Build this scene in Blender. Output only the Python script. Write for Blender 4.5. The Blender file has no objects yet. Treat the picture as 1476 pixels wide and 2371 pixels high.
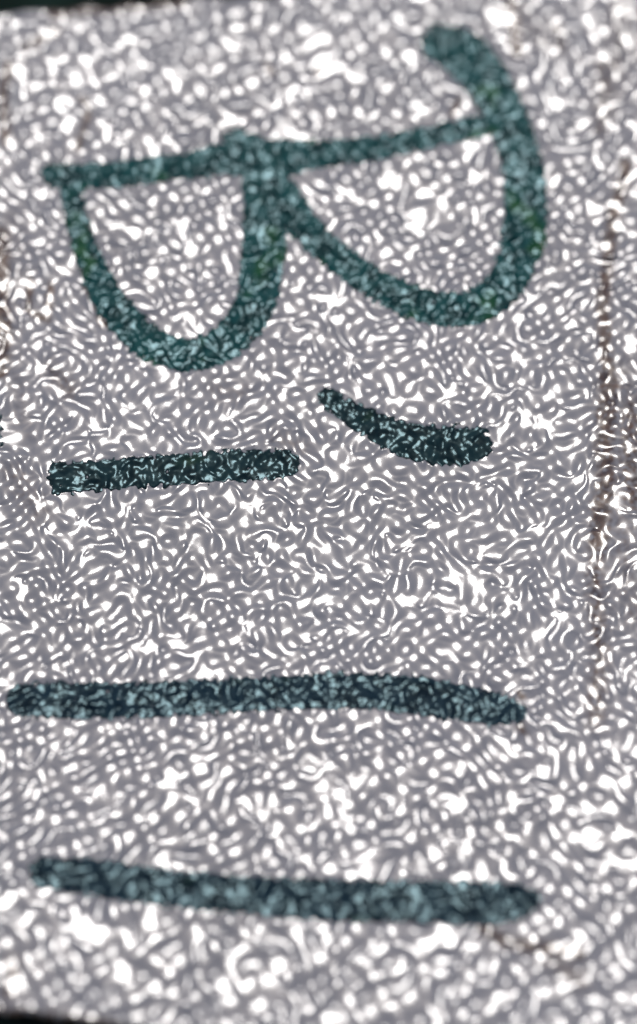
import bpy, math, random
import numpy as np

# ---------------------------------------------------------------- camera
MM = 0.001
PX = 0.025                      # one photo pixel at the focus point, in mm
TILT = math.radians(16)
DIST = 350.0                    # mm from lens to tag
TOPZ = 1.2                      # height of the tag's face above the ground, mm
sc = bpy.context.scene
cam = bpy.data.cameras.new('camera')
cam_o = bpy.data.objects.new('camera', cam)
sc.collection.objects.link(cam_o)
cam_o.location = (0, -DIST*math.sin(TILT)*MM, (DIST*math.cos(TILT)+TOPZ)*MM)
cam_o.rotation_euler = (TILT, 0, 0)
cam.sensor_fit = 'VERTICAL'
cam.sensor_height = 24.0
cam.lens = 24.0*DIST/(2371*PX)
cam.clip_start = 0.005
cam.clip_end = 50.0
cam.dof.use_dof = True
cam.dof.focus_distance = DIST*MM
cam.dof.aperture_fstop = 4.7
sc.camera = cam_o

# ---------------------------------------------------------------- light
SUN_ZEN = math.radians(16)
world = bpy.data.worlds.new('World')
sc.world = world
world.use_nodes = True
wn = world.node_tree.nodes
wl = world.node_tree.links
sky = wn.new('ShaderNodeTexSky')
sky.sky_type = 'NISHITA'
sky.sun_disc = False
sky.sun_elevation = math.pi/2 - SUN_ZEN
sky.sun_rotation = 0.0
sky.dust_density = 3.0
sky.air_density = 1.0
wl.new(sky.outputs['Color'], wn['Background'].inputs['Color'])
wn['Background'].inputs['Strength'].default_value = 0.09

sun = bpy.data.lights.new('sun', 'SUN')
sun.energy = 1.5
sun.angle = math.radians(16)
sun.color = (1.0, 0.975, 0.95)
sun_o = bpy.data.objects.new('sun', sun)
sc.collection.objects.link(sun_o)
sun_o.rotation_euler = (-SUN_ZEN, 0, 0)      # light comes from the north, high up

vs = sc.view_settings
vs.view_transform = 'Standard'
vs.look = 'None'
vs.exposure = 0.2
vs.gamma = 1.0
vs.use_curve_mapping = False

# ---------------------------------------------------------------- helpers
rng = np.random.default_rng(11)
random.seed(5)
ST, CT = math.sin(TILT), math.cos(TILT)

def plane(px, py):
    """photo pixel -> millimetres on the tag's face"""
    px = np.asarray(px, float); py = np.asarray(py, float)
    xc = (px-738)*PX; yc = (1185.5-py)*PX
    t = DIST*CT/(DIST*CT - yc*ST)
    return t*xc, -DIST*ST + t*(yc*CT + DIST*ST)

# raster frame (mm) in which the relief is computed
STEP = 0.028
X0, X1, Y0, Y1 = -27.0, 27.0, -34.0, 36.0
NX = int((X1-X0)/STEP); NY = int((Y1-Y0)/STEP)

def noise(lam_lo, lam_hi, seed):
    """band-limited gaussian noise on the raster; wavelengths in mm"""
    r = np.random.default_rng(seed)
    w = np.fft.rfft2(r.standard_normal((NY, NX)).astype(np.float32))
    fy = np.fft.fftfreq(NY, STEP)[:, None]; fx = np.fft.rfftfreq(NX, STEP)[None, :]
    k = np.sqrt(fx*fx+fy*fy)
    m = np.exp(-(k*lam_lo)**4) * (1-np.exp(-(k*lam_hi)**4))
    a = np.fft.irfft2(w*m, s=(NY, NX))
    return (a/a.std()).astype(np.float32)

def blur(a, s):
    fy = np.fft.fftfreq(a.shape[0], STEP)[:, None]; fx = np.fft.rfftfreq(a.shape[1], STEP)[None, :]
    g = np.exp(-2*(math.pi*s)**2*(fx*fx+fy*fy))
    return np.fft.irfft2(np.fft.rfft2(a)*g, s=a.shape).astype(np.float32)

def sample(a, x, y):
    u = np.clip((x-X0)/STEP, 0, NX-1.001); v = np.clip((y-Y0)/STEP, 0, NY-1.001)
    i = u.astype(int); j = v.astype(int); fu = u-i; fv = v-j
    return ((a[j, i]*(1-fu)+a[j, i+1]*fu)*(1-fv) + (a[j+1, i]*(1-fu)+a[j+1, i+1]*fu)*fv)

# ---------------------------------------------------------------- relief: a rolling grain of bumps, pits and saddles
def wave_field(lam, ang, dang, bw, seed, slope, p):
    """undulation along one direction with wandering phase; slope = its peak slope"""
    r = np.random.default_rng(seed)
    w = np.fft.fft2(r.standard_normal((NY, NX)).astype(np.float32)).astype(np.complex64)
    fy = np.fft.fftfreq(NY, STEP).astype(np.float32)[:, None]; fx = np.fft.fftfreq(NX, STEP).astype(np.float32)[None, :]
    k = np.sqrt(fx*fx+fy*fy)*lam; an = np.arctan2(fy, fx)-ang
    an = (an+math.pi) % (2*math.pi)-math.pi
    zc = np.fft.ifft2(w*np.exp(-((k-1)/bw)**2-(an/dang)**2))
    m = np.abs(zc); m /= m.mean()
    return (zc.real/np.abs(zc).mean()*m**(p-1)*slope*lam/(2*math.pi)).astype(np.float32)

A1, A2 = math.radians(32), math.radians(122)
def sm(t): t = np.clip(t, 0, 1); return t*t*(3-2*t)
ROW = Y0+np.arange(NY)*STEP
SCALE = 1 + 0.32*sm((-7.0-ROW)/18.0) + 0.22*sm((ROW-9.0)/16.0)      # coarser grain towards both ends
WARP = np.cumsum(STEP/SCALE); WARP += -WARP[np.argmin(np.abs(ROW))]
G0 = (wave_field(1.42, A1, 0.62, 0.38, 71, 0.20, 0.0) + wave_field(1.42, A2, 0.62, 0.38, 72, 0.20, 0.0)
      + wave_field(1.9, A1+0.75, 0.8, 0.5, 73, 0.028, 0.8) + wave_field(1.9, A2+0.75, 0.8, 0.5, 74, 0.028, 0.8))
G0 = blur(G0, 0.04)
# the grain levels off at mid height in places: saddles between bumps and pits become small pointed stars
EPS = 0.38*G0.std()
STAR = 0.75*sm((noise(0.9, 2.4, 75)+0.6)/1.6)
G0 = G0 - STAR*EPS*np.tanh(G0/EPS)
# uneven stretching breaks up the order
WU = 0.055*noise(1.1, 3.0, 76) + 0.12*noise(4, 12, 78); WV = 0.055*noise(1.1, 3.0, 77) + 0.12*noise(4, 12, 79)
cx, cy = np.meshgrid(X0+np.arange(NX)*STEP, ROW)
H = (sample(G0, (cx+WU)/SCALE[:, None], np.repeat(WARP[:, None], NX, 1)+WV)*(SCALE**0.7)[:, None]).astype(np.float32)
H = blur(H, 0.03)
del cx, cy, G0, WU, WV

# ---------------------------------------------------------------- handwriting: strokes as (photo x, photo y, width)
LETTER = [
    [(128, 405, 62), (220, 408, 64), (330, 396, 66), (440, 382, 68), (540, 366, 84), (640, 366, 92), (740, 357, 72),
     (850, 345, 62), (960, 324, 56), (1060, 303, 54), (1150, 284, 56)],
    [(524, 320, 24), (548, 315, 40), (590, 345, 62)],
    [(152, 420, 40), (168, 455, 54), (178, 510, 56), (200, 580, 60), (235, 660, 72), (285, 735, 82), (350, 795, 84), (430, 822, 78),
     (500, 806, 84), (555, 762, 94), (590, 700, 96), (608, 620, 100), (614, 540, 104), (618, 470, 108), (608, 400, 100)],
    [(620, 400, 90), (668, 470, 76), (715, 535, 76), (780, 595, 72), (850, 645, 74), (920, 685, 80), (1000, 712, 84), (1080, 715, 86),
     (1145, 685, 88), (1186, 630, 92), (1210, 560, 104), (1218, 490, 104), (1214, 410, 98), (1196, 330, 96), (1168, 260, 98),
     (1130, 190, 110), (1080, 130, 118), (1022, 100, 98)],
]
DASH = [[(132, 1084, 30), (134, 1128, 30)], [(150, 1106, 76), (230, 1102, 74), (330, 1092, 72), (430, 1086, 74), (540, 1078, 74), (640, 1075, 68), (660, 1074, 66)]]
TICK = [[(1112, 1006, 36), (1116, 1044, 36)], [(758, 920, 46), (800, 948, 54), (850, 976, 64), (905, 1004, 76), (960, 1022, 88), (1030, 1032, 92), (1090, 1030, 84), (1112, 1028, 56)]]
BAR_A = [[(52, 1622, 78), (150, 1622, 86), (280, 1622, 84), (400, 1618, 82), (520, 1612, 82), (640, 1606, 82), (760, 1600, 84),
          (880, 1602, 86), (980, 1612, 90), (1080, 1630, 86), (1150, 1642, 78), (1196, 1648, 50)]]
BAR_B = [[(104, 2020, 72), (200, 2030, 84), (300, 2045, 86), (420, 2060, 88), (540, 2070, 90), (680, 2080, 94), (820, 2086, 96),
          (960, 2088, 98), (1080, 2090, 102), (1160, 2092, 98), (1225, 2084, 56)]]
SMUDGE = [[(-60, 930, 80), (-50, 1000, 110), (-70, 1090, 80)]]

EDGE = noise(0.35, 1.4, 21)*0.07 + noise(0.28, 0.7, 22)*0.038   # ragged ink edge, mm
XX = (X0+np.arange(NX)*STEP).astype(np.float32)
YY = (Y0+np.arange(NY)*STEP).astype(np.float32)

def stroke_distance(strokes):
    """signed distance to the stroke outline on the raster, mm (negative inside)"""
    sd = np.full((NY, NX), 9.0, np.float32)
    for st in strokes:
        pts = []
        for (x, y, w) in st:
            a, b = plane(x, y); _, b2 = plane(x, y-w/2)
            pts.append((float(a), float(b), w*PX/2))
        # smooth the hand's path
        dense = []
        for k in range(len(pts)-1):
            p0 = pts[max(k-1, 0)]; p1 = pts[k]; p2 = pts[k+1]; p3 = pts[min(k+2, len(pts)-1)]
            for s in range(4):
                t = s/4
                dense.append(tuple(0.5*(2*p1[c]+(p2[c]-p0[c])*t+(2*p0[c]-5*p1[c]+4*p2[c]-p3[c])*t*t
                                        + (3*p1[c]-p0[c]-3*p2[c]+p3[c])*t**3) for c in range(3)))
        dense.append(pts[-1])
        for (ax, ay, ar), (bx, by, br) in zip(dense[:-1], dense[1:]):
            m = max(ar, br)+0.7
            i0 = max(int((min(ax, bx)-m-X0)/STEP), 0); i1 = min(int((max(ax, bx)+m-X0)/STEP)+1, NX)
            j0 = max(int((min(ay, by)-m-Y0)/STEP), 0); j1 = min(int((max(ay, by)+m-Y0)/STEP)+1, NY)
            if i1 <= i0 or j1 <= j0: continue
            gx, gy = np.meshgrid(XX[i0:i1], YY[j0:j1])
            dx, dy = bx-ax, by-ay; L2 = dx*dx+dy*dy+1e-9
            t = np.clip(((gx-ax)*dx+(gy-ay)*dy)/L2, 0, 1)
            d = np.hypot(gx-ax-t*dx, gy-ay-t*dy)-(ar+(br-ar)*t)
            np.minimum(sd[j0:j1, i0:i1], d, out=sd[j0:j1, i0:i1])
    return sd + EDGE

def sstep(a, lo, hi):
    t = np.clip((a-lo)/(hi-lo), 0, 1); return t*t*(3-2*t)

MARKS = [('letter', LETTER, 'ink_teal', 'dark teal handwritten letter B lying on its back'),
         ('dash', DASH, 'ink_slate', 'short straight dark stroke under the letter'),
         ('tick', TICK, 'ink_slate', 'short slanting dark stroke that widens to one end'),
         ('long_stroke', BAR_A, 'ink_blue', 'long dark stroke that bends at its end'),
         ('long_stroke', BAR_B, 'ink_blue', 'long dark stroke along the foot of the tag'),
         ('smudge', SMUDGE, 'ink_slate', 'dark smudge at the side of the tag')]
DISTS = [stroke_distance(m[1]) for m in MARKS]
ALL = np.minimum.reduce(DISTS)
# ink film: softened beads with a fine wrinkle of its own
WR = noise(0.26, 0.75, 31)
INK = 0.85*H + 0.0045*WR + 0.0105*noise(0.5, 1.1, 32) + 0.014
# under the ink the face is sunk, except for a few bare beads that stand through it
BARE = sstep(noise(0.34, 0.9, 33), 2.7, 2.85)
INK = INK - 0.09*BARE
inside = sstep(-ALL, 0.02, 0.14)*(1-BARE)
FACE = H - 0.16*inside

# ---------------------------------------------------------------- rust and dirt, a mask with shapes of its own
STAIN_LINES = [  # (points in photo px, width px, strength)
    ([(1180, 0), (1190, 60), (1200, 120)], 22, .8), ([(1290, 60), (1300, 110)], 18, .5),
    ([(1395, 150), (1402, 230), (1390, 300)], 26, .4),
    ([(1448, 380), (1440, 430), (1420, 500), (1412, 570), (1404, 640), (1396, 720), (1402, 800), (1410, 870)], 20, 1.0),
    ([(1410, 870), (1406, 960), (1400, 1040), (1405, 1110), (1392, 1190), (1385, 1260)], 34, .75),
    ([(1385, 1260), (1378, 1350), (1385, 1440), (1392, 1520), (1382, 1600), (1380, 1670)], 34, .4),
    ([(1462, 940), (1458, 1060), (1466, 1160)], 40, .5),
    ([(5, 540), (8, 600), (4, 680), (12, 760), (2, 860)], 24, 1.0), ([(70, 650), (66, 720), (110, 740), (118, 660)], 12, .8),
    ([(20, 150), (8, 210), (14, 330)], 18, .7), ([(190, 230), (205, 250), (196, 300), (180, 340)], 12, .8),
    ([(120, 30), (200, 22), (300, 12), (420, 2)], 20, 1.0), ([(130, 70), (60, 110)], 16, .6),
    ([(200, 660), (228, 720), (240, 750)], 12, .9), ([(1060, 235), (1050, 262)], 12, .9), ([(620, 155), (630, 165)], 14, .8), ([(735, 165), (742, 172)], 12, .7),
    ([(1205, 1605), (1208, 1612)], 12, .8), ([(1205, 1680), (1212, 1694)], 16, .6),
    ([(1120, 2150), (1180, 2185), (1260, 2195), (1340, 2210)], 20, .9), ([(1260, 2200), (1300, 2240), (1340, 2270)], 40, .35),
    ([(30, 2230), (20, 2300)], 24, .5), ([(0, 2345), (260, 2378)], 26, .6),
    ([(1440, 860), (1450, 1000), (1440, 1150), (1450, 1300), (1470, 1420)], 60, .20), ([(1400, 960), (1398, 1120), (1385, 1280), (1400, 1400)], 60, .16),
    ([(1440, 20), (1430, 130), (1400, 260)], 50, .25), ([(1180, 20), (1260, 90)], 50, .2), ([(30, 500), (40, 640), (20, 800), (60, 1000)], 40, .12),
    ([(640, 1015), (700, 1035)], 30, .2), ([(500, 900), (560, 910)], 40, .15), ([(120, 860), (160, 900)], 40, .3), ([(30, 1100), (90, 1180)], 50, .2),
]
STAIN = np.zeros((NY, NX), np.float32)
SN = 0.9 + 0.33*noise(0.3, 1.2, 41)
for pts, w, s in STAIN_LINES:
    P = [plane(x, y) for x, y in pts]
    for (ax, ay), (bx, by) in zip(P[:-1], P[1:]):
        m = w*PX*2.2
        i0 = max(int((min(ax, bx)-m-X0)/STEP), 0); i1 = min(int((max(ax, bx)+m-X0)/STEP)+1, NX)
        j0 = max(int((min(ay, by)-m-Y0)/STEP), 0); j1 = min(int((max(ay, by)+m-Y0)/STEP)+1, NY)
        if i1 <= i0 or j1 <= j0: continue
        gx, gy = np.meshgrid(XX[i0:i1], YY[j0:j1])
        dx, dy = bx-ax, by-ay; L2 = dx*dx+dy*dy+1e-9
        t = np.clip(((gx-ax)*dx+(gy-ay)*dy)/L2, 0, 1)
        d = np.hypot(gx-ax-t*dx, gy-ay-t*dy)/(w*PX*0.8)
        STAIN[j0:j1, i0:i1] = np.maximum(STAIN[j0:j1, i0:i1], s*np.exp(-d*d*1.4))
STAIN = np.clip(STAIN*SN*1.75, 0, 1)

# ---------------------------------------------------------------- materials
def new_mat(name):
    m = bpy.data.materials.new(name); m.use_nodes = True
    return m, m.node_tree.nodes, m.node_tree.links, m.node_tree.nodes['Principled BSDF']

def noise_node(n, l, scale, detail=3):
    tc = n.new('ShaderNodeTexCoord'); t = n.new('ShaderNodeTexNoise')
    t.inputs['Scale'].default_value = scale; t.inputs['Detail'].default_value = detail
    l.new(tc.outputs['Object'], t.inputs['Vector'])
    return t

def ramp(n, l, src, stops):
    r = n.new('ShaderNodeValToRGB')
    e = r.color_ramp.elements
    while len(e) < len(stops): e.new(0.5)
    for k, (p, c) in enumerate(stops):
        e[k].position = p; e[k].color = (*c, 1)
    l.new(src, r.inputs['Fac']); return r

def mix(n, l, fac, a, b):
    m = n.new('ShaderNodeMix'); m.data_type = 'RGBA'
    l.new(fac, m.inputs['Factor'])
    for s, v in (('A', a), ('B', b)):
        sock = [i for i in m.inputs if i.name == s and i.type == 'RGBA'][0]
        if isinstance(v, tuple): sock.default_value = (*v, 1)
        else: l.new(v, sock)
    return [o for o in m.outputs if o.type == 'RGBA'][0]

M = {}
m, n, l, b = new_mat('lacquered_metal')
t = noise_node(n, l, 90)
base = ramp(n, l, t.outputs['Fac'], [(.3, (.172, .167, .173)), (.7, (.212, .206, .213))])
at = n.new('ShaderNodeAttribute'); at.attribute_name = 'stain'
t2 = noise_node(n, l, 1500)
rust = ramp(n, l, t2.outputs['Fac'], [(.35, (.034, .018, .012)), (.7, (.10, .052, .028))])
col = mix(n, l, at.outputs['Fac'], base.outputs['Color'], rust.outputs['Color'])
l.new(col, b.inputs['Base Color'])
b.inputs['IOR'].default_value = 1.9
b.inputs['Roughness'].default_value = 0.16
M['metal'] = m

def ink(name, a, c, g):
    m, n, l, b = new_mat(name)
    t = noise_node(n, l, 1100, 2)
    r1 = ramp(n, l, t.outputs['Fac'], [(.36, a), (.6, c)])
    t2 = noise_node(n, l, 420, 2)
    f = ramp(n, l, t2.outputs['Fac'], [(.60, (0, 0, 0)), (.72, (1, 1, 1))])
    l.new(mix(n, l, f.outputs['Color'], r1.outputs['Color'], g), b.inputs['Base Color'])
    b.inputs['IOR'].default_value = 1.5
    b.inputs['Roughness'].default_value = 0.13
    b.inputs['Specular IOR Level'].default_value = 0.30
    b.inputs['Specular Tint'].default_value = (.60, .90, 1.0, 1)
    M[name] = m
ink('ink_teal', (.002, .016, .015), (.008, .050, .048), (.010, .055, .012))
ink('ink_slate', (.002, .007, .008), (.008, .022, .024), (.012, .028, .012))
ink('ink_blue', (.002, .006, .010), (.009, .021, .030), (.010, .022, .016))

m, n, l, b = new_mat('dark_soil')
t = noise_node(n, l, 260, 5)
r = ramp(n, l, t.outputs['Fac'], [(.35, (.003, .006, .005)), (.7, (.008, .020, .016))])
l.new(r.outputs['Color'], b.inputs['Base Color'])
b.inputs['Roughness'].default_value = 0.9
b.inputs['Specular IOR Level'].default_value = 0.1
M['soil'] = m

# ---------------------------------------------------------------- mesh building
def mesh_object(name, verts, quads, mat, parent=None, stain=None):
    me = bpy.data.meshes.new(name)
    nv, nq = len(verts), len(quads)
    me.vertices.add(nv); me.loops.add(nq*4); me.polygons.add(nq)
    me.vertices.foreach_set('co', (np.asarray(verts, np.float32)*MM).ravel())
    me.loops.foreach_set('vertex_index', np.asarray(quads, np.int32).ravel())
    me.polygons.foreach_set('loop_start', np.arange(0, nq*4, 4, dtype=np.int32))
    me.polygons.foreach_set('use_smooth', np.ones(nq, bool))
    if stain is not None:
        a = me.attributes.new('stain', 'FLOAT', 'POINT'); a.data.foreach_set('value', stain.astype(np.float32))
    me.update(calc_edges=True)
    me.materials.append(M[mat])
    o = bpy.data.objects.new(name, me); sc.collection.objects.link(o)
    o.parent = parent
    return o

def grid_quads(nx, ny):
    j, i = np.meshgrid(np.arange(ny-1), np.arange(nx-1), indexing='ij')
    a = (j*nx+i).ravel()
    return np.stack([a, a+1, a+1+nx, a+nx], 1)

# ---------------------------------------------------------------- ground
gn = 160
gx, gy = np.meshgrid(np.linspace(-1, 1, gn), np.linspace(-1, 1, gn))
gx = np.sign(gx)*np.abs(gx)**1.8*400; gy = np.sign(gy)*np.abs(gy)**1.8*400
gz = -0.6+0.5*np.sin(gx*.9+1.3*np.sin(gy*.7))*np.sin(gy*1.1+1.7*np.sin(gx*.5))
ground = mesh_object('ground', np.stack([gx.ravel(), gy.ravel(), gz.ravel()], 1), grid_quads(gn, gn), 'soil')
ground['kind'] = 'structure'

# ---------------------------------------------------------------- the tag
tag = bpy.data.objects.new('metal_tag', None)
sc.collection.objects.link(tag)
tag.empty_display_size = 0.01
tag['label'] = 'glossy pale grey beaded metal tag with rust streaks and dark green handwritten marks'
tag['category'] = 'tag'

EL, ER = plane(-190, 1185)[0], plane(1476+190, 1185)[0]
tx, ty = plane([0, 400], [28, 0]); bx, by = plane([0, 270], [2338, 2373])
def top_edge(x): return ty[0]+(x-tx[0])*(ty[1]-ty[0])/(tx[1]-tx[0])
def bot_edge(x): return by[0]+(x-bx[0])*(by[1]-by[0])/(bx[1]-bx[0])
nx, ny = 800, 1130
u = np.linspace(EL, ER, nx)
v = np.linspace(0, 1, ny)
rim = 0.10*np.interp(u, u, noise(0.9, 5, 51)[NY//2, :nx])
rim2 = 0.10*noise(0.9, 5, 52)[NY//3, :nx]
yt = top_edge(u)+rim; yb = bot_edge(u)+rim2
gx = np.repeat(u[None, :], ny, 0)
gy = yb[None, :]+(yt-yb)[None, :]*v[:, None]
z = sample(FACE, gx, gy)
edge = np.minimum.reduce([gx-EL, ER-gx, gy-yb[None, :], yt[None, :]-gy])
z = TOPZ + z - 0.30*(1-sstep(edge, 0, 0.22))
st = sample(STAIN, gx, gy)
verts = np.stack([gx.ravel(), gy.ravel(), z.ravel()], 1)
quads = grid_quads(nx, ny)
# skirt and back
ring = np.concatenate([np.arange(nx), np.arange(1, ny)*nx+nx-1, (ny-1)*nx+np.arange(nx-2, -1, -1), np.arange(ny-2, 0, -1)*nx])
low = verts[ring].copy(); low[:, 2] = 0.0
k0 = len(verts); k = len(ring)
idx = np.arange(k); nxt = (idx+1) % k
skirt = np.stack([ring[idx], k0+idx, k0+nxt, ring[nxt]], 1)
verts = np.concatenate([verts, low]); quads = np.concatenate([quads, skirt])
stv = np.concatenate([st.ravel(), np.ones(k)])
plate = mesh_object('plate', verts, quads, 'metal', tag, stv)
plate['label'] = 'pale grey glossy beaded face with brown rust streaks'

# ---------------------------------------------------------------- the ink marks: raised films on the face
IST = 2
def ink_mark(name, sd, mat, label):
    s = sd[::IST, ::IST]
    jj, ii = np.where(s < 0.10)
    ok = (XX[::IST][ii] > EL+.3)
    jj, ii = jj[ok], ii[ok]
    mask = np.zeros(s.shape, bool); mask[jj, ii] = True
    cell = mask[:-1, :-1] & mask[1:, :-1] & mask[:-1, 1:] & mask[1:, 1:]
    ids = -np.ones(s.shape, int); ids[jj, ii] = np.arange(len(jj))
    cj, ci = np.where(cell)
    q = np.stack([ids[cj, ci], ids[cj, ci+1], ids[cj+1, ci+1], ids[cj+1, ci]], 1)
    w = sstep(-s[jj, ii], -0.02, 0.10)
    hz = H[::IST, ::IST][jj, ii]; iz = INK[::IST, ::IST][jj, ii]
    zz = (hz+0.006)*(1-w) + iz*w - 0.05*sstep(s[jj, ii], 0.0, 0.06)
    vt = np.stack([XX[::IST][ii], YY[::IST][jj], TOPZ+zz], 1)
    o = mesh_object(name, vt, q, mat, tag)
    o['label'] = label
for (name, _, mat, label), sd in zip(MARKS, DISTS):
    ink_mark(name, sd, mat, label)
